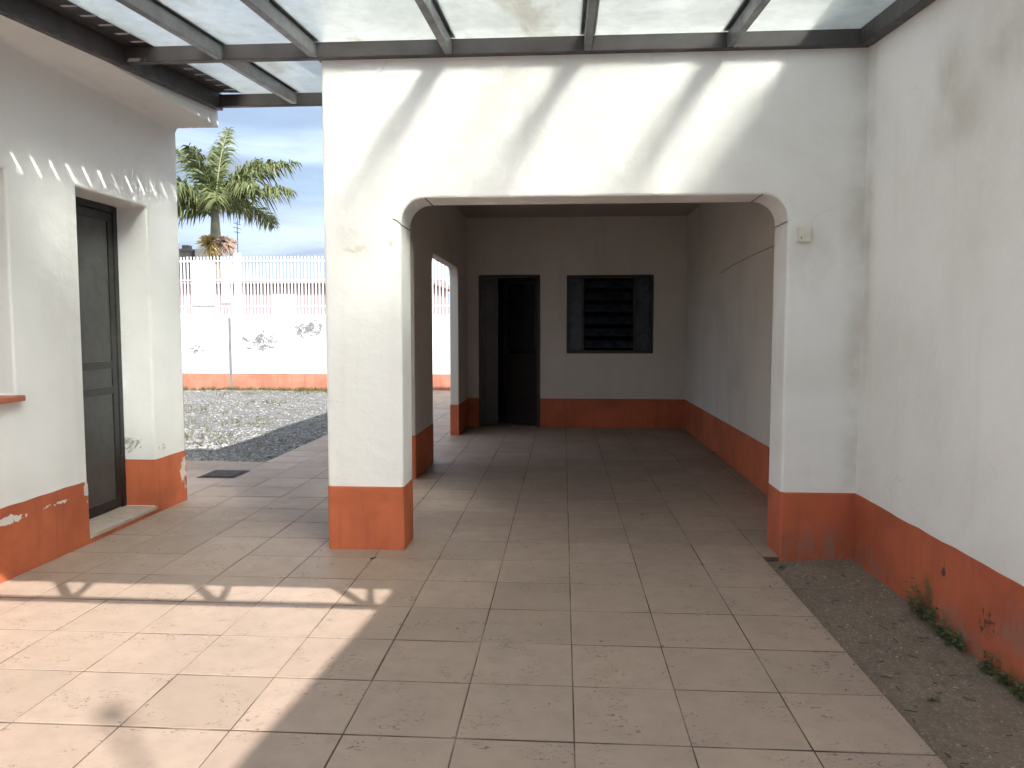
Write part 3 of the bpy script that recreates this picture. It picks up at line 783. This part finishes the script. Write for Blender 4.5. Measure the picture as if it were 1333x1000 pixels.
mr=wn('MapRange',interpolation_type='SMOOTHSTEP'); mr.inputs[1].default_value=.20; mr.inputs[2].default_value=.58; mr.inputs[3].default_value=.40; mr.inputs[4].default_value=.97
dp=wn('VectorMath',operation='DOT_PRODUCT'); dp.inputs[1].default_value=SUN
cr=wn('ValToRGB'); e=cr.color_ramp.elements       # clouds are brightest towards the sun
e[0].position=.12; e[0].color=(.22,.27,.37,1); e[1].position=.95; e[1].color=(.70,.76,.84,1)
dm=wn('MapRange'); dm.inputs[1].default_value=-1; dm.inputs[2].default_value=1
sc_=wn('VectorMath',operation='SCALE'); sc_.inputs['Scale'].default_value=10.
mx=wn('Mix',data_type='RGBA')
m2=wn('Mapping'); m2.inputs['Scale'].default_value=(1.,1.,6.); m2.inputs['Location'].default_value=(2.1,.7,.4)
n2=wn('TexNoise'); n2.inputs['Scale'].default_value=3.4; n2.inputs['Detail'].default_value=6; n2.inputs['Distortion'].default_value=.4
r2=wn('MapRange',interpolation_type='SMOOTHSTEP'); r2.inputs[1].default_value=.35; r2.inputs[2].default_value=.68; r2.inputs[3].default_value=7.2; r2.inputs[4].default_value=15.
t.links.new(tc.outputs['Generated'],m2.inputs[0]); t.links.new(m2.outputs[0],n2.inputs['Vector']); t.links.new(n2.outputs['Fac'],r2.inputs[0]); t.links.new(r2.outputs[0],sc_.inputs['Scale'])
L=t.links.new
L(tc.outputs['Generated'],dp.inputs[0]); L(dp.outputs['Value'],dm.inputs[0]); L(dm.outputs[0],cr.inputs[0]); L(cr.outputs[0],sc_.inputs[0]); L(sc_.outputs[0],mx.inputs[7])
L(tc.outputs['Generated'],mp.inputs[0]); L(mp.outputs[0],nz.inputs['Vector']); L(nz.outputs['Fac'],mr.inputs[0]); L(mr.outputs[0],mx.inputs[0]); L(sky.outputs[0],mx.inputs[6])
L(mx.outputs[2],bg.inputs[0]); bg.inputs[1].default_value=.10; L(bg.outputs[0],out.inputs[0])

# ------------------------------------------------------------------ camera
cd=bpy.data.cameras.new('camera'); co=bpy.data.objects.new('camera',cd); col.objects.link(co)
cd.sensor_fit='HORIZONTAL'; cd.sensor_width=36; cd.lens=36*1000/1333; cd.clip_end=1000; cd.clip_start=.05
TH=math.atan(.07); PH=math.atan(.0665*math.cos(TH))
co.location=(0,0,1.42); co.rotation_euler=(R(90)-TH,0,PH)
scene.camera=co
scene.render.engine='CYCLES'
c=scene.cycles; c.use_denoising=True; c.blur_glossy=0.0; c.max_bounces=14; c.diffuse_bounces=5; c.transmission_bounces=10; c.sample_clamp_indirect=200; c.caustics_refractive=True
scene.view_settings.view_transform='Standard'; scene.view_settings.look='None'; scene.view_settings.exposure=1.15; scene.view_settings.gamma=1
